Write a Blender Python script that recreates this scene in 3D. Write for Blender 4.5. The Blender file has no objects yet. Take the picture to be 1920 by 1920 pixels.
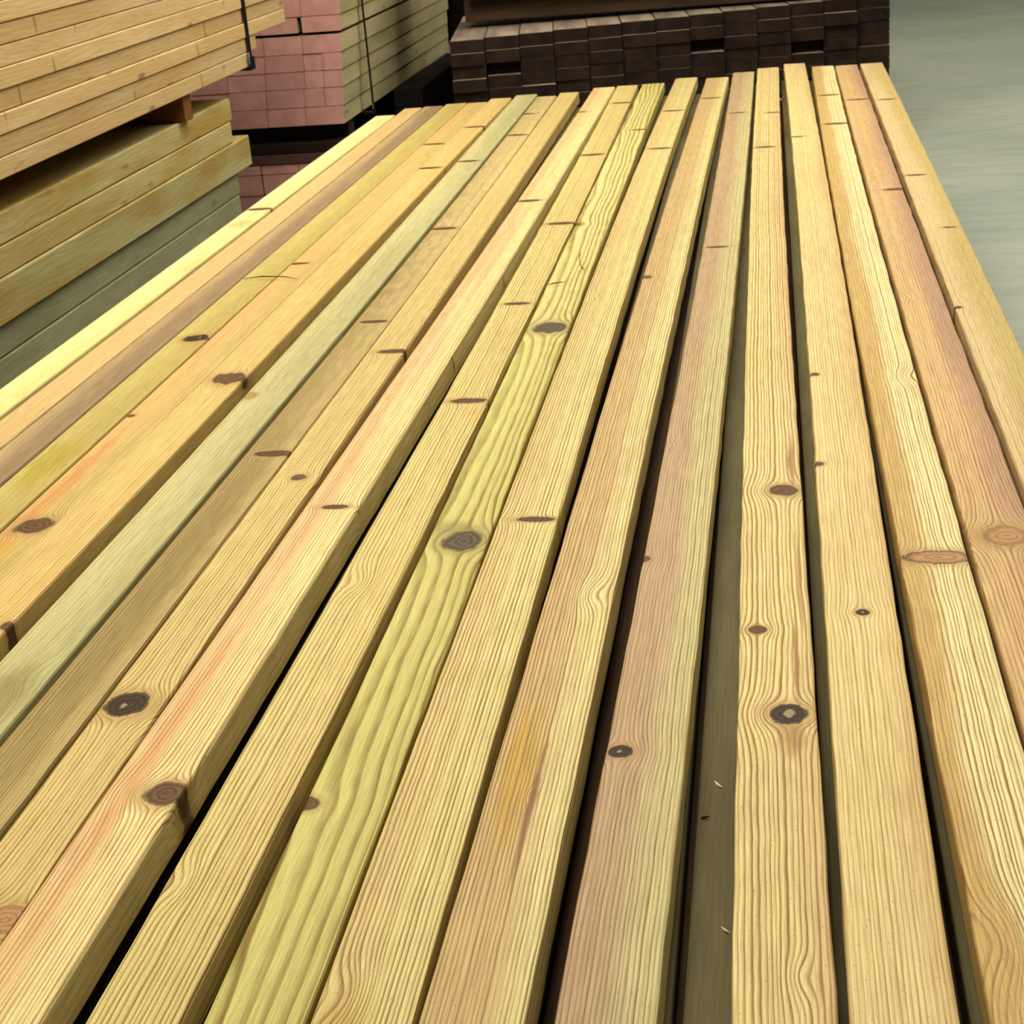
import bpy, bmesh, math, random
from mathutils import Vector, Matrix
random.seed(7)
C = bpy.context.scene.collection
FLOOR = -0.50

# ------------------------------------------------------------------ helpers
def lin(c):
    r = []
    for v in c[:3]:
        v /= 255.0
        r.append(v / 12.92 if v <= 0.04045 else ((v + 0.055) / 1.055) ** 2.4)
    return (r[0], r[1], r[2], 1.0)

def tag(o, label=None, cat=None, group=None, kind=None):
    if label: o['label'] = label
    if cat: o['category'] = cat
    if group: o['group'] = group
    if kind: o['kind'] = kind
    return o

def link(name, me, mats, parent=None):
    o = bpy.data.objects.new(name, me)
    C.objects.link(o)
    for m in (mats if isinstance(mats, (list, tuple)) else [mats]):
        if m.name not in [x.name for x in me.materials if x]:
            me.materials.append(m)
    if parent: o.parent = parent
    return o

def board_mesh(name, w, h, y0, y1, fx=lambda y: 0.0, seg=1, r=0.003, rough=0.0, seed=0, fz=lambda y: 0.0, fh=lambda y: 0.0, lip=None):
    """A sawn board along Y with eased edges. Top at z=0 (+fh), bottom at z=-h. Stores (across, along, height) as 'rest'."""
    rnd = random.Random(seed)
    prof = []
    for cx, cz, a0 in ((w/2-r, -r, 0), (-w/2+r, -r, 90), (-w/2+r, -h+r, 180), (w/2-r, -h+r, 270)):
        for k in range(3):
            a = math.radians(a0 + 45*k)
            prof.append((cx + r*math.cos(a), cz + r*math.sin(a)))
    n = len(prof)
    verts, rest, faces = [], [], []
    for i in range(seg+1):
        y = y0 + (y1-y0)*i/seg
        ox, oz = fx(y), fz(y)
        jr = [rnd.uniform(-rough, rough) for _ in range(4)]
        for j, (px, pz) in enumerate(prof):
            q = j//3
            top = pz > -h/2
            jx = jr[q]
            verts.append((ox+px+jx, y, oz+pz+(fh(y) if top else 0)+ (jx*0.5 if top else 0)))
            rest.append((px, y, pz))
    for i in range(seg):
        for j in range(n):
            a, b = i*n+j, i*n+(j+1) % n
            faces.append((a, b, b+n, a+n))
    faces.append(tuple(range(n-1, -1, -1)))
    faces.append(tuple(range(seg*n, seg*n+n)))
    me = bpy.data.meshes.new(name)
    me.from_pydata(verts, [], faces)
    at = me.attributes.new('rest', 'FLOAT_VECTOR', 'POINT')
    at.data.foreach_set('vector', [c for v in rest for c in v])
    bm = bmesh.new(); bm.from_mesh(me); bmesh.ops.recalc_face_normals(bm, faces=bm.faces)
    bm.to_mesh(me); bm.free()
    return me

# ------------------------------------------------------------------ node helper
class NT:
    def __init__(s, name):
        s.m = bpy.data.materials.new(name); s.m.use_nodes = True
        s.t = s.m.node_tree; s.t.nodes.clear()
    def n(s, kind, **kw):
        nd = s.t.nodes.new(kind)
        for k, v in kw.items(): setattr(nd, k, v)
        return nd
    def put(s, sock, v):
        if isinstance(v, bpy.types.NodeSocket): s.t.links.new(v, sock)
        else: sock.default_value = v
    def math(s, op, a, b=None, c=None, clamp=False):
        nd = s.n('ShaderNodeMath', operation=op, use_clamp=clamp)
        for i, v in enumerate((a, b, c)):
            if v is not None: s.put(nd.inputs[i], v)
        return nd.outputs[0]
    def vec(s, op, a, b=None, c=None):
        nd = s.n('ShaderNodeVectorMath', operation=op)
        for i, v in enumerate((a, b, c)):
            if v is not None: s.put(nd.inputs[i], v)
        return nd.outputs['Value'] if op in ('LENGTH', 'DOT_PRODUCT') else nd.outputs[0]
    def noise(s, v, scale=1.0, detail=2.0, rough=0.5, dim='3D'):
        nd = s.n('ShaderNodeTexNoise', noise_dimensions=dim)
        s.put(nd.inputs['Vector'], v)
        nd.inputs['Scale'].default_value = scale; nd.inputs['Detail'].default_value = detail
        nd.inputs['Roughness'].default_value = rough
        return nd.outputs['Fac']
    def ramp(s, f, pts, interp='LINEAR'):
        nd = s.n('ShaderNodeValToRGB'); nd.color_ramp.interpolation = interp
        el = nd.color_ramp.elements
        while len(el) < len(pts): el.new(0.5)
        for e, (p, c) in zip(el, pts):
            e.position = p; e.color = (c, c, c, 1) if isinstance(c, (int, float)) else c
        s.put(nd.inputs[0], f)
        return nd.outputs[0]
    def step(s, f, a, b, lo=0.0, hi=1.0):
        nd = s.n('ShaderNodeMapRange', interpolation_type='SMOOTHSTEP')
        s.put(nd.inputs['Value'], f)
        for i, v in ((1, a), (2, b), (3, lo), (4, hi)): s.put(nd.inputs[i], v)
        return nd.outputs[0]
    def mix(s, f, a, b, blend='MIX'):
        nd = s.n('ShaderNodeMix', data_type='RGBA', blend_type=blend)
        s.put(nd.inputs[0], f); s.put(nd.inputs[6], a); s.put(nd.inputs[7], b)
        return nd.outputs[2]
    def finish(s, col, rough=0.6, bump=None, bstr=0.2, bdist=0.001, spec=0.25):
        out = s.n('ShaderNodeOutputMaterial'); b = s.n('ShaderNodeBsdfPrincipled')
        s.put(b.inputs['Base Color'], col); s.put(b.inputs['Roughness'], rough)
        b.inputs['Specular IOR Level'].default_value = spec
        if bump is not None:
            bp = s.n('ShaderNodeBump'); bp.inputs['Strength'].default_value = bstr; bp.inputs['Distance'].default_value = bdist
            s.put(bp.inputs['Height'], bump); s.t.links.new(bp.outputs[0], b.inputs['Normal'])
        s.t.links.new(b.outputs[0], out.inputs[0])
        return s.m

def wood(name, A, B, line, split=0.0, soft=0.02, pith=(-0.15, -0.05), sp=0.0042, contrast=0.8, wob=0.004, tilt=0.0,
         knots=(), seed=0.0, stain=None, far=None, mott=0.35):
    """Sawn, pressure-treated softwood: growth rings about a pith, grain flowing round knots, fibre and tone variation."""
    t = NT(name)
    P = t.n('ShaderNodeAttribute', attribute_name='rest').outputs['Vector']
    sx = t.n('ShaderNodeSeparateXYZ'); t.put(sx.inputs[0], P)
    T, S, Z = sx.outputs
    Ps = t.vec('ADD', P, (seed*3.17, seed*7.31, seed*1.73))
    nlow = t.noise(t.vec('MULTIPLY', Ps, (9, 1.3, 9)), 1, 2)
    nmid = t.noise(t.vec('MULTIPLY', Ps, (60, 22, 60)), 1, 2)
    nmid0 = t.math('SUBTRACT', nmid, 0.5)
    D = None; ds = []
    for (s0, t0, a, kd) in knots:
        ks = {0: 1.0, 1: 1.0, 2: 0.45, 3: 1.05, 4: 0.9, 5: 2.7, 6: 2.2}[kd]
        v = t.vec('MULTIPLY_ADD', P, (1, ks, 0), (-t0, -ks*s0, 0))
        d = t.vec('LENGTH', v)
        if kd == 2:      # swirl: grain pushed sideways
            e = t.math('POWER', 2.718, t.math('MULTIPLY', t.math('MULTIPLY', d, d), -1.0/(a*a*0.55)))
            q = t.math('MULTIPLY', e, -0.55*a if t0 > 0 else 0.55*a)
        else:
            av = a*1.05
            m = t.math('MAXIMUM', t.math('MULTIPLY', d, d), av*av)
            q = t.math('MULTIPLY', t.math('DIVIDE', av*av*(1.0 if kd < 5 else 0.35), m), t.math('SUBTRACT', T, t0))
            ds.append((d, a, kd))
        D = q if D is None else t.math('ADD', D, q)
    T2 = t.math('SUBTRACT', T, D) if D is not None else T
    u = t.math('SUBTRACT', T2, pith[0]); w = t.math('SUBTRACT', Z, pith[1])
    R = t.math('SQRT', t.math('ADD', t.math('MULTIPLY', u, u), t.math('MULTIPLY', w, w)))
    R = t.math('MULTIPLY_ADD', t.math('SUBTRACT', nlow, 0.5), wob*2.2, R)
    R = t.math('MULTIPLY_ADD', nmid0, 0.0016, R)
    R = t.math('MULTIPLY_ADD', Z, -0.6, R)
    R = t.math('MULTIPLY_ADD', S, tilt, R)
    rho = t.math('DIVIDE', R, sp)
    cmb = t.n('ShaderNodeCombineXYZ'); t.put(cmb.inputs[0], t.math('MULTIPLY', rho, 0.31)); cmb.inputs[1].default_value = seed*5.1
    wn = t.noise(cmb.outputs[0], 1, 1)
    rho = t.math('MULTIPLY_ADD', wn, 1.7, rho)
    fr = t.math('FRACT', rho)
    ring = t.ramp(fr, [(0, 0.0), (0.45, 0.08), (0.80, 0.85), (0.9, 1.0), (1.0, 0.0)])
    fib = t.noise(t.vec('MULTIPLY', Ps, (900, 18, 900)), 1, 2)
    grit = t.noise(t.vec('MULTIPLY', Ps, (520, 260, 520)), 1, 2)
    # tone: left/right split with soft wandering border, cloudy mottling
    sp_f = t.step(t.math('MULTIPLY_ADD', t.math('SUBTRACT', nlow, 0.5), 0.05, T2), split-soft, split+soft)
    col = t.mix(sp_f, lin(A), lin(B))
    mo = t.noise(t.vec('MULTIPLY', Ps, (26, 3.0, 26)), 1, 3)
    col = t.mix(t.step(mo, 0.5, 0.85, 0, mott), col, lin((200, 158, 92)))
    mo2 = t.noise(t.vec('MULTIPLY', Ps, (18, 2.1, 31)), 1.3, 3)
    col = t.mix(t.step(mo2, 0.52, 0.85, 0, mott), col, lin((196, 186, 112)))
    if stain:
        for (s0, t0, rs, rt, sc, f) in stain:
            d = t.vec('LENGTH', t.vec('MULTIPLY_ADD', P, (1/rt, 1/rs, 0), (-t0/rt, -s0/rs, 0)))
            d = t.math('MULTIPLY_ADD', nmid0, 0.9, d)
            col = t.mix(t.step(d, 1.15, 0.35, 0, f), col, lin(sc))
    wnz = t.n('ShaderNodeTexWhiteNoise', noise_dimensions='1D'); t.put(wnz.inputs['W'], t.math('ADD', t.math('FLOOR', rho), seed))
    amp = t.math('MULTIPLY', ring, t.math('MULTIPLY_ADD', nlow, 0.9, contrast-0.30))
    amp = t.math('MULTIPLY', amp, t.math('MULTIPLY_ADD', wnz.outputs['Value'], 0.75, 0.62))
    amp = t.math('MULTIPLY', amp, t.math('MULTIPLY_ADD', nmid, 0.8, 0.6))
    amp = t.math('MULTIPLY', amp, t.step(Z, -0.008, -0.002, 0.35, 1.0), clamp=True)
    col = t.mix(amp, col, lin(line), 'MIX')
    col = t.mix(0.75, col, t.mix(t.step(fib, 0.25, 0.75), (0.70, 0.68, 0.60, 1), (1.10, 1.10, 1.08, 1)), 'MULTIPLY')
    col = t.mix(t.step(grit, 0.62, 0.78, 0, 0.5), col, lin((120, 92, 45)))
    # knots
    for (d, a, kd) in ds:
        bar = kd >= 5
        dn = t.math('MULTIPLY_ADD', nmid0, a*(0.9 if not bar else 0.7), d)
        dn = t.math('MULTIPLY_ADD', t.math('SUBTRACT', grit, 0.5), a*0.25, dn)
        halo = t.step(dn, a*2.1, a*0.9, 0, 0.6)
        col = t.mix(halo, col, lin((172, 132, 66)) if kd != 4 else lin((150, 132, 72)))
        k1, k2 = {0: ((116, 80, 42), (68, 44, 22)), 1: ((190, 142, 84), (156, 108, 56)), 3: ((66, 44, 24), (20, 13, 8)), 4: ((104, 84, 60), (62, 48, 34)),
                  5: ((104, 70, 32), (62, 38, 16)), 6: ((188, 138, 80), (146, 98, 50))}[kd]
        rr = t.math('FRACT', t.math('DIVIDE', t.math('MULTIPLY_ADD', fib, a*0.3, dn), max(a/3.0, 0.0028)))
        kc = t.mix(t.step(rr, 0.25, 0.95, 0, 0.85), lin(k1), lin(k2))
        if kd == 3:
            kc = t.mix(t.step(t.math('MULTIPLY_ADD', nmid0, a*1.2, dn), a*0.30, a*0.16, 0, 0.8), kc, lin((176, 150, 104)))
        rim = t.step(t.math('ABSOLUTE', t.math('SUBTRACT', dn, a*0.95)), a*0.15, 0.0, 0, {0: 0.5, 1: 0.35, 3: 0.8, 4: 0.5, 5: 0.5, 6: 0.75}[kd])
        col = t.mix(t.step(dn, a*1.08, a*0.8, 0, 0.95), col, kc)
        col = t.mix(rim, col, lin((66, 42, 20)))
    hs = t.n('ShaderNodeHueSaturation'); hs.inputs['Saturation'].default_value = 0.93; hs.inputs['Value'].default_value = 0.96; t.put(hs.inputs['Color'], col); col = hs.outputs[0]
    h = t.math('MULTIPLY_ADD', ring, -0.25, t.math('MULTIPLY_ADD', grit, 0.5, t.math('MULTIPLY', fib, 0.5)))
    return t.finish(col, 0.6, h, 0.3, 0.0006)

def plain_wood(name, A, B, line, sp=0.006, contrast=0.5, knots=0.35, spec=0.2, joints=False, top_tone=None):
    """Wood for the other stacks: tone and figure vary from piece to piece."""
    t = NT(name)
    P0 = t.n('ShaderNodeAttribute', attribute_name='rest').outputs['Vector']
    rnd = t.n('ShaderNodeObjectInfo').outputs['Random']
    cm = t.n('ShaderNodeCombineXYZ')
    t.put(cm.inputs[0], t.math('MULTIPLY', rnd, 3.1)); t.put(cm.inputs[1], t.math('MULTIPLY', rnd, 57.0)); t.put(cm.inputs[2], t.math('MULTIPLY', rnd, 1.3))
    P = t.vec('ADD', P0, cm.outputs[0])
    sx = t.n('ShaderNodeSeparateXYZ'); t.put(sx.inputs[0], P0)
    nl = t.noise(t.vec('MULTIPLY', P, (8, 1.6, 8)), 1, 3)
    R = t.math('ADD', t.math('MULTIPLY', sx.outputs[0], 0.9), t.math('MULTIPLY', sx.outputs[2], 1.0))
    u = t.math('MULTIPLY_ADD', t.math('SUBTRACT', nl, 0.5), 0.09, R)
    fr = t.math('FRACT', t.math('DIVIDE', u, sp))
    ring = t.ramp(fr, [(0, 0.0), (0.5, 0.1), (0.85, 1.0), (1.0, 0.0)])
    tone = t.noise(t.vec('MULTIPLY', P, (14, 2.2, 14)), 1, 3)
    col = t.mix(t.step(tone, 0.3, 0.7), lin(A), lin(B))
    br = t.math('MULTIPLY_ADD', rnd, 0.22, 0.87)
    vm = t.n('ShaderNodeCombineColor'); [t.put(vm.inputs[i], br) for i in range(3)]
    col = t.mix(1.0, col, vm.outputs[0], 'MULTIPLY')
    col = t.mix(t.math('MULTIPLY', ring, contrast), col, lin(line))
    fib = t.noise(t.vec('MULTIPLY', P, (500, 14, 500)), 1, 2)
    col = t.mix(0.7, col, t.mix(t.step(fib, 0.25, 0.75), (0.8, 0.78, 0.74, 1), (1.08, 1.08, 1.06, 1)), 'MULTIPLY')
    if knots:
        vo = t.n('ShaderNodeTexVoronoi', feature='F1'); vo.inputs['Scale'].default_value = 1.0
        t.put(vo.inputs['Vector'], t.vec('MULTIPLY', P, (13, 4.2, 13)))
        d = t.math('MULTIPLY_ADD', t.math('SUBTRACT', fib, 0.5), 0.05, vo.outputs['Distance'])
        col = t.mix(t.step(d, 0.16, 0.05, 0, knots), col, lin((92, 62, 30)))
    if joints:
        br2 = t.math('FRACT', t.math('MULTIPLY_ADD', rnd, 97.0, t.math('MULTIPLY', sx.outputs[1], 0.8)))
        col = t.mix(t.step(br2, 0.010, 0.004, 0, t.math('MULTIPLY', t.step(tone, 0.4, 0.6), 0.6)), col, lin((120, 84, 42)))
    if top_tone:
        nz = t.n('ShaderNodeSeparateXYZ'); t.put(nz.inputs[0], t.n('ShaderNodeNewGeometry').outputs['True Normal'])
        col = t.mix(t.math('MULTIPLY', t.step(nz.outputs[2], 0.6, 0.95), t.step(tone, 0.2, 0.7, 0.4, 0.9)), col, lin(top_tone))  # up-facing faces mixed towards the given tone
    return t.finish(col, 0.7, fib, 0.25, 0.0006, spec)

def paint(name, c, c2, rough=0.7):
    t = NT(name)
    P = t.n('ShaderNodeTexCoord').outputs['Object']
    rnd = t.n('ShaderNodeObjectInfo').outputs['Random']
    cm = t.n('ShaderNodeCombineXYZ'); t.put(cm.inputs[0], t.math('MULTIPLY', rnd, 31.0)); t.put(cm.inputs[2], t.math('MULTIPLY', rnd, 17.0))
    P = t.vec('ADD', P, cm.outputs[0])
    n1 = t.noise(P, 16, 3); n2 = t.noise(t.vec('MULTIPLY', P, (60, 60, 220)), 1, 3)
    col = t.mix(t.step(n1, 0.3, 0.7), lin(c), lin(c2))
    col = t.mix(t.math('MULTIPLY', rnd, 0.35), col, lin([v*0.82 for v in c]))
    col = t.mix(t.step(n2, 0.55, 0.8, 0, 0.3), col, lin([v*0.7 for v in c]))
    return t.finish(col, rough, n2, 0.3, 0.001)

def flat(name, c, rough=0.5, spec=0.3):
    t = NT(name)
    n = t.noise(t.n('ShaderNodeTexCoord').outputs['Object'], 60, 3)
    return t.finish(t.mix(t.step(n, 0.3, 0.7), lin(c), lin([v*0.8 for v in c])), rough, n, 0.1, 0.0005, spec)

# ------------------------------------------------------------------ camera
cam = bpy.data.cameras.new('camera'); co = bpy.data.objects.new('camera', cam); C.objects.link(co)
F, PITCH, ROLL, YAW, H = (3000.0, 0.39012, -0.085, -0.17798, 0.77)
cam.sensor_width = 36; cam.sensor_fit = 'HORIZONTAL'; cam.lens = 36*F/1920; cam.clip_start = 0.05; cam.clip_end = 100
cam.dof.use_dof = True; cam.dof.focus_distance = 1.5; cam.dof.aperture_fstop = 30
def cv(u, v):
    uu = math.cos(ROLL)*u - math.sin(ROLL)*v; vv = math.sin(ROLL)*u + math.cos(ROLL)*v
    return uu, vv
def wdir(x, y, z):
    # camera axes: x right, y up, z back -> world
    uu, vv = cv(x, y)
    d = Vector((uu, math.cos(PITCH)*(-z) + math.sin(PITCH)*vv, -math.sin(PITCH)*(-z) + math.cos(PITCH)*vv))
    return Vector((math.cos(YAW)*d.x + math.sin(YAW)*d.y, -math.sin(YAW)*d.x + math.cos(YAW)*d.y, d.z))
ax, ay, az = wdir(1, 0, 0), wdir(0, 1, 0), wdir(0, 0, 1)
M = Matrix(((ax.x, ay.x, az.x), (ax.y, ay.y, az.y), (ax.z, ay.z, az.z))).to_4x4()
M.translation = Vector((0, 0, H)); co.matrix_world = M
bpy.context.scene.camera = co

# ------------------------------------------------------------------ floor
t = NT('concrete_floor')
P = t.n('ShaderNodeTexCoord').outputs['Object']
n1 = t.noise(P, 0.9, 4); n2 = t.noise(t.vec('MULTIPLY', P, (3, 14, 1)), 1.2, 4, 0.6); n3 = t.noise(P, 70, 3)
col = t.mix(t.step(n1, 0.3, 0.7), lin((172, 173, 150)), lin((158, 160, 142)))
col = t.mix(t.step(n2, 0.42, 0.72, 0, 0.35), col, lin((128, 134, 118)))
col = t.mix(t.step(n2, 0.40, 0.2, 0, 0.3), col, lin((186, 190, 166)))
col = t.mix(t.step(n3, 0.6, 0.85, 0, 0.3), col, lin((120, 124, 110)))
fm = t.finish(col, 0.55, n3, 0.15, 0.002, 0.35)
bm = bmesh.new(); bmesh.ops.create_grid(bm, x_segments=8, y_segments=8, size=16)
me = bpy.data.meshes.new('floor'); bm.to_mesh(me); bm.free()
fl = link('floor', me, fm); fl.location = (0, 6, FLOOR); tag(fl, kind='structure')

# ------------------------------------------------------------------ main pack, top layer
BH = 0.036
BOARDS = {
 1: ([0.3391, 0.0024, -0.0011, -0.0002], 0.076, 5.801, [(2.713, -0.0334, 0.0075, 3), (3.305, 0.012, 0.015, 5), (3.845, -0.0106, 0.0225, 5), (4.986, -0.0011, 0.0262, 5)]),
 2: ([0.2537, -0.0005, 0.0023, 0.0004], 0.0751, 5.797, [(1.75, 0.004, 0.0255, 1), (2.791, -0.014, 0.0187, 2), (3.693, 0.025, 0.03, 5), (5.017, 0.0047, 0.0338, 5)]),
 3: ([0.1709, -0.002, 0.0054, 0.0003], 0.075, 5.819, [(1.693, 0.005, 0.0375, 6), (1.005, -0.0162, 0.0315, 2), (2.346, 0.0189, 0.0225, 2), (4.612, 0.0048, 0.0338, 5), (5.146, 0.0003, 0.03, 5)]),
 4: ([0.0894, 0.0032, -0.0047, -0.0009], 0.0751, 5.925, [(2.364, -0.0302, 0.0075, 0), (1.553, 0.002, 0.0075, 3), (1.989, -0.0334, 0.0075, 0), (4.443, -0.0243, 0.021, 5)]),
 5: ([-0.0093, -0.0034, 0.0045, 0.0004], 0.0742, 5.829, [(1.889, 0.0151, 0.018, 0), (1.331, 0.0125, 0.0195, 3), (1.505, -0.0181, 0.009, 0), (4.3, -0.0045, 0.027, 5), (4.858, 0.0176, 0.0225, 5), (0.953, 0.0118, 0.015, 2)]),
 6: ([-0.1106, 0.0088, -0.0034, -0.0004], 0.0739, 5.769, [(1.265, -0.0248, 0.0112, 3), (2.069, -0.0183, 0.0187, 2), (1.692, -0.0369, 0.009, 0), (4.905, -0.0034, 0.0225, 5), (3.221, -0.0069, 0.0225, 5)]),
 7: ([-0.2121, 0.0073, 0.0046, 0.0001], 0.0769, 5.646, [(2.987, -0.0312, 0.0105, 0), (1.593, 0.0129, 0.0225, 2), (1.185, 0.0027, 0.0075, 2), (5.188, -0.0018, 0.03, 5)]),
 8: ([-0.309, -0.0004, 0.0088, 0.0005], 0.0761, 5.717, [(1.821, 0.0098, 0.024, 5), (0.919, -0.0168, 0.0225, 2), (5.005, 0.002, 0.03, 5), (4.367, 0.0058, 0.03, 5), (2.854, -0.0117, 0.0112, 2)]),
 9: ([-0.3904, -0.0034, 0.0018, 0.0], 0.0763, 5.65, [(1.761, 0.0073, 0.0255, 4), (2.682, 0.0046, 0.0285, 4), (1.18, -0.0351, 0.012, 0), (4.705, 0.0221, 0.0262, 5), (3.49, -0.0382, 0.015, 0), (3.686, -0.0382, 0.0045, 3)]),
 10: ([-0.4696, 0.0003, -0.0065, -0.0001], 0.0727, 5.631, [(2.286, 0.0068, 0.0315, 5), (2.838, 0.0021, 0.0255, 5), (1.641, -0.0107, 0.0225, 2), (1.054, -0.0219, 0.0187, 2), (4.333, -0.002, 0.0338, 5), (3.496, 0.0085, 0.0338, 5), (5.241, 0.0092, 0.0338, 5)]),
 11: ([-0.5661, 0.0054, -0.0036, -0.0007], 0.0735, 5.57, [(1.853, 0.0045, 0.0195, 5), (1.18, 0.0212, 0.0195, 0), (5.061, -0.0333, 0.0262, 5), (3.738, -0.0087, 0.03, 5), (3.465, -0.0076, 0.0225, 2)]),
 12: ([-0.6542, -0.0045, -0.0024, -0.0004], 0.0662, 5.527, [(1.347, -0.0046, 0.0255, 3), (2.559, 0.0152, 0.03, 5), (1.973, 0.0046, 0.0112, 0), (0.995, 0.024, 0.0187, 1), (2.784, 0.0331, 0.0225, 2)]),
 13: ([-0.7254, -0.0026, -0.0061, 0.0002], 0.0679, 5.483, [(2.766, 0.002, 0.0255, 5), (2.081, 0.0117, 0.0338, 5), (3.52, -0.0067, 0.0338, 5), (4.733, -0.0021, 0.0338, 5), (5.124, -0.0269, 0.03, 5)]),
 14: ([-0.8059, -0.0025, -0.0043, -0.0002], 0.0749, 5.546, [(2.35, -0.0328, 0.015, 1), (1.418, 0.0051, 0.03, 2), (4.336, -0.0043, 0.0315, 5), (3.303, 0.0374, 0.0187, 2)]),
 15: ([-0.8984, 0.0004, -0.0005, -0.0001], 0.0716, 5.454, [(2.423, 0.0082, 0.0285, 0), (4.224, -0.0055, 0.0338, 5), (1.522, 0.0358, 0.0105, 0), (4.874, 0.0087, 0.0338, 5)]),
 16: ([-0.974, -0.0014, 0.0005, 0.0001], 0.069, 5.436, [(1.825, 0.0031, 0.0255, 0), (2.26, -0.0264, 0.0075, 0), (4.645, 0.0032, 0.0345, 5), (3.226, -0.0179, 0.0225, 5)]),
 17: ([-1.0475, -0.0011, 0.0001, 0.0], 0.0713, 5.441, [(2.684, 0.0135, 0.0225, 3), (3.112, -0.0043, 0.015, 2), (2.099, -0.0127, 0.0225, 2)]),
 18: ([-1.1204, -0.0005, -0.0003, -0.0001], 0.0663, 5.404, [(2.59, -0.0284, 0.0187, 2), (4.525, -0.0226, 0.0225, 2)]),
 19: ([-1.1889, 0.0008, -0.001, -0.0002], 0.0603, 5.382, [(2.185, 0.0301, 0.015, 2)]),
 20: ([-1.2647, 0.002, 0.0018, 0.0003], 0.0662, 5.249, [(3.824, 0.0073, 0.0331, 5)]),
}
LINE = (158, 118, 56)
SPEC = {
 1: dict(A=(226,194,132), B=(206,178,100), line=(176,140,78), contrast=0.45, far=1, lab='tan edge board beside the open floor, first in the top layer'),
 2: dict(A=(226,184,118), B=(196,152,112), line=(164,116,66), contrast=0.6, split=0.015, lab='orange-tan board with a brown eye knot, second from the open floor'),
 3: dict(A=(214,176,98), B=(246,228,158), line=(168,122,56), contrast=0.75, split=-0.008, soft=0.012, pith=(-0.11,-0.03), lab='pale board crossed by a wide orange-brown knot, third from the open floor'),
 4: dict(A=(236,208,136), B=(222,184,118), line=(186,148,76), contrast=0.8, split=0.02, sp=0.0040, lab='straight-grained cream board with tiny knots, fourth from the open floor'),
 5: dict(A=(236,210,134), B=(222,180,122), line=(166,124,58), contrast=0.95, split=0.028, sp=0.0043, pith=(-0.16,-0.06), lab='cream board with a black eye knot and resin streaks, fifth from the open floor'),
 6: dict(A=(198,162,118), B=(212,196,130), line=(146,108,62), contrast=0.65, split=0.003, sp=0.0036, lab='pinkish brown board with a dark knot hole on its edge, sixth from the open floor'),
 7: dict(A=(214,180,116), B=(232,214,138), line=(160,116,58), contrast=0.85, split=0.012, sp=0.0040, lab='board with a long yellow resin stain, seventh from the open floor'),
 8: dict(A=(228,200,126), B=(230,212,134), line=(166,126,58), contrast=0.9, sp=0.0040, lab='cream board with a thin dark edge knot, eighth from the open floor'),
 9: dict(A=(214,200,110), B=(208,192,104), line=(150,122,42), contrast=0.75, sp=0.0105, pith=(-0.050,-0.030), wob=0.016, tilt=0.010, lab='yellow-green wide-grained board with two round grey-brown knots'),
 10: dict(A=(230,206,124), B=(228,200,120), line=(158,120,50), contrast=0.95, sp=0.0046, wob=0.006, lab='yellow board with a dark bar-shaped knot and rippling grain near the camera'),
 11: dict(A=(238,196,130), B=(244,222,146), line=(184,128,66), contrast=0.7, split=-0.006, soft=0.014, sp=0.0040, lab='orange-streaked board with two brown knots and splinters on its edge'),
 12: dict(A=(226,196,118), B=(222,194,118), line=(164,124,58), contrast=0.75, sp=0.0042, lab='tan board with a long slit-shaped black knot near the camera'),
 13: dict(A=(180,154,90), B=(196,168,100), line=(132,102,50), contrast=0.6, sp=0.0036, lab='dull olive-brown board with dark slash knots'),
 14: dict(A=(208,194,130), B=(194,182,122), line=(140,128,72), contrast=0.4, sp=0.0046, lab='grey-green board with swirling grain at the near end'),
 15: dict(A=(232,196,114), B=(226,190,108), line=(176,132,62), contrast=0.5, lab='warm tan board standing slightly proud with a torn brown knot'),
 16: dict(A=(232,184,106), B=(212,182,102), line=(170,122,58), contrast=0.45, lab='orange-tan board with a curled eye knot, beside the torn-knot board'),
 17: dict(A=(208,186,100), B=(198,174,90), line=(156,130,60), contrast=0.35, lab='olive-yellow board with a black chipped knot and a yellow stain'),
 18: dict(A=(202,168,116), B=(168,138,98), line=(120,90,58), contrast=0.4, split=-0.012, lab='purplish brown board, third from the stacks side edge of the pack'),
 19: dict(A=(230,190,122), B=(226,186,116), line=(180,136,76), contrast=0.35, lab='plain peach-tan board, second from the stacks side edge of the pack'),
 20: dict(A=(246,236,158), B=(236,222,140), line=(200,180,96), contrast=0.35, lab='bright pale yellow edge board facing the timber stacks'),
}
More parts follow.
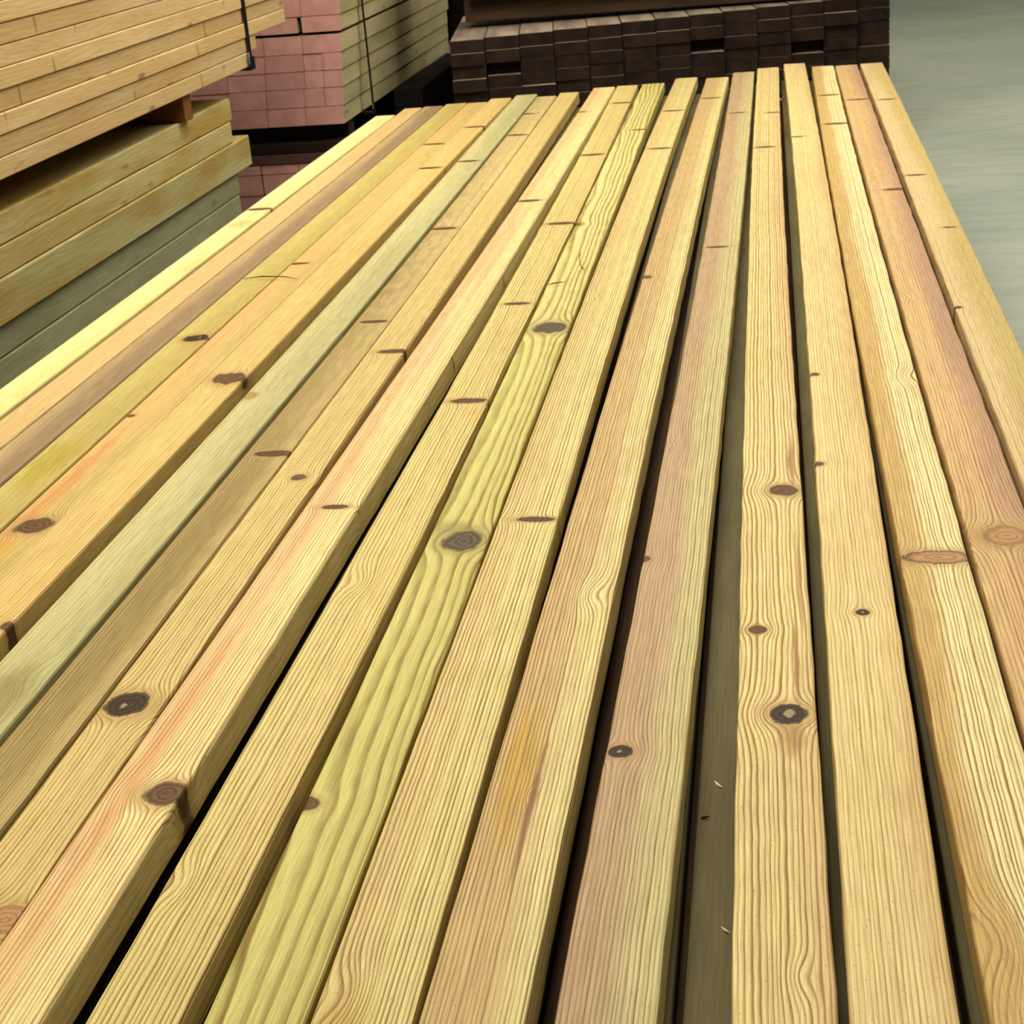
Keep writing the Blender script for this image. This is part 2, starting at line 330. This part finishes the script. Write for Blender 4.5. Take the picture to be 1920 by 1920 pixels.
STAIN_TONE = {
 7: [(1.22, -0.014, 0.16, 0.02, (206,164,36), 0.85), (1.16, 0.004, 0.13, 0.004, (120,60,26), 0.8)],
 5: [(1.44, 0.020, 0.11, 0.0035, (158,96,34), 0.75), (1.62, 0.028, 0.14, 0.003, (170,108,44), 0.6), (1.98, 0.026, 0.12, 0.005, (160,100,50), 0.7), (1.29, 0.014, 0.045, 0.014, (166,112,44), 0.7)],
 11: [(1.9, -0.012, 0.3, 0.012, (228,166,110), 0.5), (3.3, 0.0, 0.5, 0.016, (236,176,120), 0.5), (1.25, -0.014, 0.3, 0.012, (220,148,80), 0.5), (2.5, -0.006, 0.25, 0.014, (238,184,146), 0.5)],
 17: [(2.06, 0.0, 0.12, 0.03, (186,162,40), 0.8)],
 16: [(1.95, -0.012, 0.3, 0.016, (214,146,70), 0.7), (1.70, -0.004, 0.12, 0.02, (214,164,40), 0.6)],
 9: [(4.0, 0.0, 1.7, 0.06, (226,206,132), 0.75), (1.80, -0.012, 0.03, 0.04, (140,122,60), 0.5)],  # wide far entry turns the far part paler tan
 8: [(0.86, -0.015, 0.08, 0.03, (190,160,44), 0.6)],
 13: [(1.7, 0.0, 0.6, 0.03, (150,126,66), 0.6), (4.6, 0.0, 1.9, 0.06, (224,196,128), 0.7)],  # second entry turns the far part paler tan
 14: [(1.36, 0.0, 0.09, 0.035, (140,120,58), 0.6)],
 20: [(3.66, 0.0, 0.05, 0.04, (150,140,80), 0.4)],
 2: [(2.6, 0.016, 0.5, 0.016, (176,134,116), 0.5)],
}
PROUD = {15: .006, 11: .006, 7: .004, 5: .003, 13: -.002, 14: -.001, 12: .001, 9: -.002}
for k, b in BOARDS.items():
    c, w, ye, kn = b
    s = SPEC[k]
    kw = {q: v for q, v in s.items() if q not in ('lab', 'far')}
    mat = wood('treated_pine_%d' % k, knots=kn, seed=k*1.37, stain=STAIN_TONE.get(k), **kw)
    def fx(y, c=c):
        q = max(y, 0.9) - 2.5
        return c[0] + c[1]*q + c[2]*q*q/4 + c[3]*q**3/16
    me = board_mesh('timber_board', w, BH, 0.30 + random.uniform(0, .06), ye, fx, seg=90, r=0.0036, rough=0.0007, seed=k,
                    fh=lambda y, k=k: PROUD.get(k, 0) + 0.0012*math.sin(y*1.3+k))
    o = link('timber_board', me, mat)
    tag(o, s['lab'], 'board', 'treated timber boards of the top layer')

# lower layer, glimpsed through the gaps; their shade is darkened into its wood
low = [plain_wood('shaded_lower_wood_%d' % i, a, b_, (110, 92, 48), sp=0.005, contrast=0.5, knots=0.4)
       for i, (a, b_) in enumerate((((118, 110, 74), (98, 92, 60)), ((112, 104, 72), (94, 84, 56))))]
LOW = [(0.258, 0.334, 5.7), (0.132, 0.208, 5.75), (0.036, 0.112, 5.8), (-0.0762, 0.006, 5.75), (-0.16, -0.084, 5.7), (-0.266, -0.19, 5.6), (-0.37, -0.294, 5.6), (-0.45, -0.376, 5.5), (-0.535, -0.459, 5.5), (-0.645, -0.569, 5.45), (-0.722, -0.65, 5.3), (-0.798, -0.726, 5.3), (-0.874, -0.802, 5.3), (-0.95, -0.878, 5.3), (-1.026, -0.954, 5.3), (-1.102, -1.03, 5.3), (-1.178, -1.106, 5.3), (-1.254, -1.182, 5.3)]
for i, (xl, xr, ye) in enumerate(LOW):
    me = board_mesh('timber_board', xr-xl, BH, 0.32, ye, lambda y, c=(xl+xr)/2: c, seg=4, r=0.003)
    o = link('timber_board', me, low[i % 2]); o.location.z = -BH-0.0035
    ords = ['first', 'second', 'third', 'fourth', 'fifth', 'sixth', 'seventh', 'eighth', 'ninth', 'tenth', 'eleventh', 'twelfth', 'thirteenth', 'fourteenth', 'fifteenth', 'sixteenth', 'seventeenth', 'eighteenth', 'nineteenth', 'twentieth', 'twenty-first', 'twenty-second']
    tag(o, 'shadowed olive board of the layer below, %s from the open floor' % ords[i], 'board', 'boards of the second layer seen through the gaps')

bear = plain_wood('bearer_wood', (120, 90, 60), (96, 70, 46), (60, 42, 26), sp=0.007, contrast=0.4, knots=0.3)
def beam(name, x0, x1, y, z0, z1, d, mat, label, group=None, cat='bearer', rz=0.0, r=0.004):
    """A timber lying across (along X)."""
    L = x1-x0
    me = board_mesh(name, d, z1-z0, 0, L, seg=2, r=r)
    o = link(name, me, mat); o.location = (x0, y, z1); o.rotation_euler = (0, 0, -math.pi/2 + rz)
    return tag(o, label, cat, group)
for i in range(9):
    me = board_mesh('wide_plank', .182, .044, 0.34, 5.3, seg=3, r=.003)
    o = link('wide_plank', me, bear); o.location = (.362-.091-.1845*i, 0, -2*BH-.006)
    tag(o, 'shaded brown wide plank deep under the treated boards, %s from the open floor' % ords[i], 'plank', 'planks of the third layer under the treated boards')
zt = -2*BH-0.006-.0445
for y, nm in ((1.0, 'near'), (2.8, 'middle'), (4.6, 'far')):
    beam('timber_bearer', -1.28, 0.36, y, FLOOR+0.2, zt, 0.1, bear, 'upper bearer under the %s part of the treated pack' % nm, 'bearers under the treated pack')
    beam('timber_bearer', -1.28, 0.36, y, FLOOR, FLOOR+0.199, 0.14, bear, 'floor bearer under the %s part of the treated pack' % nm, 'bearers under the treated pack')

# slivers of wood
def sliver(p, q, r, c, label):
    p, q = Vector(p), Vector(q); d = q-p; a = d.orthogonal().normalized(); b2 = d.cross(a).normalized()
    bm = bmesh.new(); rings = []
    for f, rr in ((0, .4), (.3, 1), (.7, .8), (1, .15)):
        ctr = p + d*f + a*(0.06*d.length*math.sin(f*3.1))
        rings.append([bm.verts.new(ctr + a*r*rr*math.cos(w_)+b2*r*rr*0.6*math.sin(w_)) for w_ in (0, 1.57, 3.14, 4.71)])
    for i in range(3):
        for j in range(4): bm.faces.new((rings[i][j], rings[i][(j+1) % 4], rings[i+1][(j+1) % 4], rings[i+1][j]))
    bm.faces.new(rings[0][::-1]); bm.faces.new(rings[-1]); bmesh.ops.recalc_face_normals(bm, faces=bm.faces)
    me = bpy.data.meshes.new('wood_splinter'); bm.to_mesh(me); bm.free()
    tag(link('wood_splinter', me, flat('splinter', c, 0.8)), label, 'splinter', 'splinters lying on the treated pack')
for a in [((-0.5198, 2.4664, -0.012), (-0.5302, 2.5036, 0.006), 0.0016, (90, 55, 30), 'dark splinter sticking up from the edge of the orange-streaked board, nearer one'), ((-0.5165, 2.984, -0.012), (-0.5231, 3.0297, 0.006), 0.0016, (80, 45, 28), 'dark splinter sticking up from the edge of the orange-streaked board, farther one'), ((-0.0616, 1.2798, -0.0385), (-0.054, 1.2684, -0.0375), 0.0012, (240, 225, 170), 'pale sliver lying in the wide gap beside the eye-knot board'), ((-0.0721, 1.218, -0.0385), (-0.0641, 1.2201, -0.0375), 0.0012, (50, 35, 20), 'dark sliver lying in the wide gap beside the eye-knot board'), ((-0.0502, 1.0641, -0.0385), (-0.0433, 1.0562, -0.0375), 0.0012, (225, 210, 150), 'pale sliver lying in the wide gap near the camera'), ((-1.0772, 3.1041, 0.003), (-0.9486, 3.0758, 0.004), 0.0016, (110, 80, 30), 'thin straw lying across the boards beside the stacks'), ((-0.3914, 3.2234, 0.003), (-0.3646, 3.0615, 0.004), 0.0018, (120, 95, 45), 'short twig lying on the yellow-green board, upright in view'), ((-0.4245, 2.9572, 0.003), (-0.3908, 2.968, 0.004), 0.0016, (130, 100, 50), 'short twig lying across the yellow-green board')]: sliver(*a)

# ------------------------------------------------------------------ stacks on the near-left side
ORD = ['first', 'second', 'third', 'fourth', 'fifth', 'sixth', 'seventh', 'eighth', 'ninth', 'tenth', 'eleventh', 'twelfth', 'thirteenth', 'fourteenth']
XL = -1.6
lowA = plain_wood('ochre_wood', (206, 194, 140), (190, 160, 92), (150, 120, 62), sp=0.012, contrast=0.25, knots=0.35)
lowB = plain_wood('greygreen_wood', (170, 166, 128), (152, 148, 112), (130, 122, 84), sp=0.012, contrast=0.25, knots=0.35)
XL2 = -1.63
rows = [(0.1445, 0.0783, 4.808, 0, lowA, 'ochre'), (0.0772, 0.0141, 4.788, 0, lowA, 'ochre'), (0.0131, -0.0796, 4.931, 0.004, lowA, 'golden-brown'), (-0.0817, -0.1448, 4.798, -0.004, lowB, 'grey-green'), (-0.1459, -0.21, 4.788, -0.004, lowB, 'grey-green'), (-0.2111, -0.2752, 4.778, -0.004, lowB, 'grey-green'), (-0.2763, -0.3404, 4.788, -0.004, lowB, 'grey-green'), (-0.3415, -0.4067, 4.778, -0.004, lowB, 'grey-green')]
for i, (z1, z0, ye, dx, mt, nm) in enumerate(rows):
    for j in range(3 if i == 0 else 1):
        me = board_mesh('thick_plank', .30, z1-z0, 0.9, ye - .02*j, seg=3, r=.004)
        o = link('thick_plank', me, mt); o.location = (XL2+dx-.15-.303*j, 0, z1)
        tag(o, ('%s thick plank, %s row down in the lower side stack' % (nm, ORD[i])) if j == 0 else 'thick plank on top of the lower side stack, %s back from the face' % ORD[j], 'plank', 'planks of the lower side stack')
for y, nm in ((1.3, 'near'), (3.6, 'middle'), (4.45, 'far')):
    beam('timber_bearer', -2.4, XL2-.01, y, FLOOR, -0.4077, .1, bear, 'floor bearer under the %s part of the lower side stack' % nm, 'bearers under the lower side stack')
bear2 = plain_wood('brown_bearer_wood', (150, 104, 62), (122, 80, 46), (80, 52, 30), sp=0.007, contrast=0.3, knots=0.3)
for y, nm in ((1.4, 'near'), (3.0, 'middle'), (4.39, 'far')):
    beam('timber_bearer', -2.45, XL-.012, y, .1455, .215, .065, bear2, 'brown bearer between the two side stacks, %s one' % nm, 'bearers between the side stacks')
upA = plain_wood('honey_wood', (212, 186, 142), (200, 170, 120), (160, 124, 78), sp=0.010, contrast=0.25, knots=0.55, joints=True)
z = .216
NR = 13
for i in range(NR):
    h = .0435
    ye = 4.985 if i == 0 else 5.06 if i == 1 else 5.42 + .02*math.sin(i*2.1)
    me = board_mesh('long_board', .46, h-.0012, 0.95, ye, seg=3, r=.0025)
    o = link('long_board', me, upA); o.location = (XL-.23+.0025*math.sin(i*3.7), 0, z+h)
    tag(o, 'honey-coloured long board, %s row up in the upper side stack' % ORD[i], 'board', 'boards of the upper side stack')
    z += h
UT = z
blk = flat('strap_black', (26, 28, 26), 0.4, 0.5); gry = flat('strap_grey', (150, 152, 148), 0.5)
def boxes(name, lst, mat, parent=None):
    bm = bmesh.new()
    for (x0, x1, y0, y1, z0, z1) in lst:
        r = bmesh.ops.create_cube(bm, size=1)
        for v in r['verts']: v.co = Vector(((x0+x1)/2+v.co.x*(x1-x0), (y0+y1)/2+v.co.y*(y1-y0), (z0+z1)/2+v.co.z*(z1-z0)))
    bmesh.ops.bevel(bm, geom=bm.edges[:], offset=.0006, segments=1, affect='EDGES')
    me = bpy.data.meshes.new(name); bm.to_mesh(me); bm.free()
    return link(name, me, mat, parent)
def strap(loc, face, top, bot, depth, y, wid, label, clip):
    e = bpy.data.objects.new('packing_strap', None); C.objects.link(e); e.location = loc; tag(e, label, 'strap', 'packing straps round the stacks')
    boxes('band', [(face+.001, face+.004, y-wid/2, y+wid/2, bot-.003, top+.003), (face-depth, face+.004, y-wid/2, y+wid/2, top+.001, top+.004), (face-depth, face+.004, y-wid/2, y+wid/2, bot-.004, bot-.001)], blk, e)
    boxes('corner_guard', [(face+.0045, face+.0075, y-wid*.9, y+wid*.9, bot-.006, bot+clip), (face-.03, face+.0075, y-wid*.9, y+wid*.9, bot-.009, bot-.0055)], blk, e)
    tg = boxes('grey_tag', [(face+.0045, face+.006, y-wid*.62-.012, y-wid*.62, bot+.01, bot+clip*1.5)], gry, e)  # narrow pale grey strip at the lower end of the band
    tg['label'] = 'pale grey edge strip'
    return e
strap((0, 0, 0), XL+.0025, UT, .216, .46, 4.965, .026, 'black packing strap round the honey-coloured upper side stack', .03)

# ------------------------------------------------------------------ pink-ended stack
PY = 5.98
pinkside = plain_wood('pale_side_wood', (196, 182, 140), (172, 158, 116), (140, 122, 84), sp=0.009, contrast=0.25, knots=0.35)
pinkcap = paint('pink_end_paint', (232, 174, 160), (216, 156, 144))
def pink(x1, wd, z0, z1, L, label, group, yo=0.0, side=None):
    side = side or pinkside
    me = board_mesh('painted_end_timber', wd-.0012, z1-z0-.0004, 0, L, seg=2, r=.003)
    o = link('painted_end_timber', me, side); o.location = (x1-wd/2, PY+yo, z1)
    cm_ = board_mesh('painted_end', wd-.0024, z1-z0-.0016, -.0022, .0, seg=1, r=.0025)
    cpo = link('painted_end', cm_, pinkcap, o); cpo.location = (0, 0, -.001); cpo['label'] = 'pink painted sawn end'
    return tag(o, label, 'timber', group)
prow = [(-.126, -.059, (.15,)*5), (-.058, .009, (.073, .077, .15, .15, .15)), (.010, .072, (.073, .075, .152, .15, .15)), (.073, .135, (.073, .076, .15, .15, .15)),
        (.136, .201, (.15, .15, .15, .15)), (.211, .268, (.15, .014, .15, .15, .15)), (.269, .335, (.15, .15, .15, .15)), (.336, .40, (.15,)*4)]
PL = 2.15
for i, (z0, z1, cols) in enumerate(prow):
    x = -1.585 + .075*(z0+.126)
    n = 0
    for j, wd in enumerate(cols):
        if wd < .02: x -= wd; continue
        n += 1
        pink(x, wd, z0, z1, PL+random.uniform(-.03, .03), 'pink-ended timber, %s row up, %s along from the strapped side' % (ORD[i], ORD[n-1]), 'pink-ended timbers of the strapped stack', random.uniform(-.006, .004))
        x -= wd
for y, nm in ((6.16, 'near'), (7.7, 'far')):
    beam('separating_batten', -2.3, -1.575, y, .2015, .2105, .05, bear, 'thin batten between layers of the pink-ended stack, %s one' % nm, 'battens in the pink-ended stack', 'batten', r=.002)
dk1 = plain_wood('dark_plank_wood', (66, 48, 38), (52, 36, 28), (30, 20, 14), sp=0.008, contrast=0.4, knots=0.4)
dk2 = plain_wood('mauve_plank_wood', (128, 92, 82), (104, 74, 64), (70, 48, 40), sp=0.008, contrast=0.3, knots=0.5)
for y, nm in ((6.12, 'near'), (7.6, 'far')):
    beam('timber_bearer', -2.45, -1.60, y, -.188, -.128, .09, dk1, 'dark bearer under the pink-ended stack, %s one' % nm, 'bearers under the pink-ended stack')
    beam('cross_plank', -2.45, -1.61, y-.06, -.229, -.189, .16, dk1, 'dark cross plank below the pink-ended stack, %s one' % nm, 'cross planks under the pink-ended stack', 'plank')
    beam('cross_plank', -2.45, -1.62, y-.065, -.2665, -.230, .16, dk2, 'mauve cross plank below the pink-ended stack, %s one' % nm, 'cross planks under the pink-ended stack', 'plank')
for i, (z0, z1) in enumerate(((-.303, -.268), (-.381, -.304), (-.455, -.382))):
    x = -1.64
    for j in range(5):
        pink(x, .15, z0, z1, PL, 'pink-ended timber of the pack beneath, %s row down, %s along' % (ORD[i], ORD[j]), 'pink-ended timbers of the lower pack', random.uniform(-.004, .004), dk1)  # dark wood on the sides stands for the shade down here
        x -= .15
for y, nm in ((6.3, 'near'), (7.6, 'far')):
    beam('timber_bearer', -2.38, -1.65, y, FLOOR, -.456, .09, bear, 'floor bearer under the lower pink pack, %s one' % nm, 'floor bearers of the lower pink pack')
strap((0, 0, 0), -1.585+.075*.526+.001, .402, -.127, .1, 6.27, .022, 'black packing strap hanging down the pale flank of the pink-ended stack', .02)

# ------------------------------------------------------------------ dark stack behind
dkA = plain_wood('dark_stack_wood', (72, 54, 42), (50, 38, 30), (34, 24, 18), sp=0.007, contrast=0.45, knots=0.3, top_tone=(204, 180, 154))  # one dark base tone, paler tan on up-facing faces
RZ = math.radians(7)
ca, sa = math.cos(RZ), math.sin(RZ)
ox, oy = -1.262, 6.50
NC, NRW = 13, 7
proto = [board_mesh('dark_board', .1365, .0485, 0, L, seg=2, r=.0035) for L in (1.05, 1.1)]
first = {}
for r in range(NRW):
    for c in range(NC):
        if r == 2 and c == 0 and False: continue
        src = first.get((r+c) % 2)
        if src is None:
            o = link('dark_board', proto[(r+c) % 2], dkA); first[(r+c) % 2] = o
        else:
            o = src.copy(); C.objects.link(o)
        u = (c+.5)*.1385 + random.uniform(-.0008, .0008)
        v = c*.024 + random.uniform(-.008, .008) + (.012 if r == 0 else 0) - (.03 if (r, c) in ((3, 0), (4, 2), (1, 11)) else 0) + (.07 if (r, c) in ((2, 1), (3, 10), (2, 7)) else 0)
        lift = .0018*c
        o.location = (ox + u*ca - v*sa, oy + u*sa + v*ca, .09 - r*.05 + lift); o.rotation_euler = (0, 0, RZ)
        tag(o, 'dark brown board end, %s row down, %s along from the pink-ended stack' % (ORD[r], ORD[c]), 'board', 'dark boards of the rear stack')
for k, nm in ((.25, 'near'), (.85, 'far')):
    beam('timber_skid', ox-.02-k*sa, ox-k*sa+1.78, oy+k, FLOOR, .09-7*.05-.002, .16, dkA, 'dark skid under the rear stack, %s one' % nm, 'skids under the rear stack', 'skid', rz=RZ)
tanw = plain_wood('shaded_tan_wood', (100, 80, 60), (76, 60, 46), (54, 40, 30), sp=0.012, contrast=0.2, knots=0.5)
beam('tan_timber', -1.275, .42, 7.04, .1165, .205, .16, tanw, 'long tan timber lying across the top of the dark rear stack', cat='timber', rz=math.radians(2.0))
for i, (nm, lab) in enumerate((('first', 0), ('second', 0), ('third', 0), ('fourth', 0), ('fifth', 0))):  # upper layers added out of view to darken the aisle
    beam('shade_timber', -1.25, .44, 7.10, .206+.14*i, .345+.14*i, .40, dk1, 'added dark brown timber shading the aisle above the long tan timber, %s layer up' % nm, 'dark timbers added above the rear stack for shade', 'timber', rz=math.radians(2.0))
dkx = plain_wood('aisle_shade_black', (40, 30, 24), (30, 22, 18), (18, 12, 10), sp=0.008, contrast=0.4, knots=0.2)
# near-black planks added to stand for the deep shade of the aisle
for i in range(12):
    me = board_mesh('shade_plank', .8 if i > 4 else .12, .076, 0, 1.2, seg=2, r=.004)
    o = link('shade_plank', me, dkx); o.location = (-1.22, 8.30, FLOOR+.078*(i+1)) if i > 4 else (-1.50, 6.72, FLOOR+.078*(i+1))
    tag(o, ('added near-black plank standing for shade at the aisle end, %s row' % ORD[i]) if i > 4 else 'added near-black narrow plank standing for shade in the aisle beside the pink-ended stack, %s up' % ORD[i], 'plank', 'added planks standing for aisle shade')
beam('timber_skid', -1.6, -.85, 8.75, FLOOR, FLOOR+.078*5, .2, dkx, 'dark block added under the aisle shade planks', cat='skid')  # added support in the same shade colour

# ------------------------------------------------------------------ light
def area(name, loc, sx, sy, e, target, col=(1, 1, 1)):
    l = bpy.data.lights.new(name, 'AREA'); l.shape = 'RECTANGLE'; l.size = sx; l.size_y = sy; l.energy = e; l.color = col
    o = bpy.data.objects.new(name, l); C.objects.link(o); o.location = loc
    o.rotation_euler = (Vector(target)-Vector(loc)).to_track_quat('-Z', 'Y').to_euler()
area('ceiling_light_bank', (-0.75, 1.6, 2.7), 0.8, 2.2, 62, (-0.4, 1.8, 0), (1.0, 1.0, 0.96))
area('ceiling_light_bank', (-0.75, 4.4, 2.7), 0.8, 2.2, 76, (-0.5, 4.6, 0), (1.0, 1.0, 0.96))  # second bank, unseen, added to brighten the far boards
area('floor_fill', (3.4, 7.8, 5.0), 4.0, 6.0, 340, (2.6, 8.2, -.5), (1.0, 1.0, 0.94))  # unseen fill lamp, set to brighten the open floor
w = bpy.data.worlds.new('world'); bpy.context.scene.world = w; w.use_nodes = True
w.node_tree.nodes['Background'].inputs[0].default_value = (1.0, 0.99, 0.93, 1); w.node_tree.nodes['Background'].inputs[1].default_value = 0.09
sc = bpy.context.scene
sc.view_settings.view_transform = 'Standard'; sc.view_settings.look = 'Medium High Contrast'; sc.view_settings.exposure = 0.0
sc.cycles.max_bounces = 5; sc.cycles.diffuse_bounces = 2
try: sc.cycles.use_denoising = True
except Exception: pass
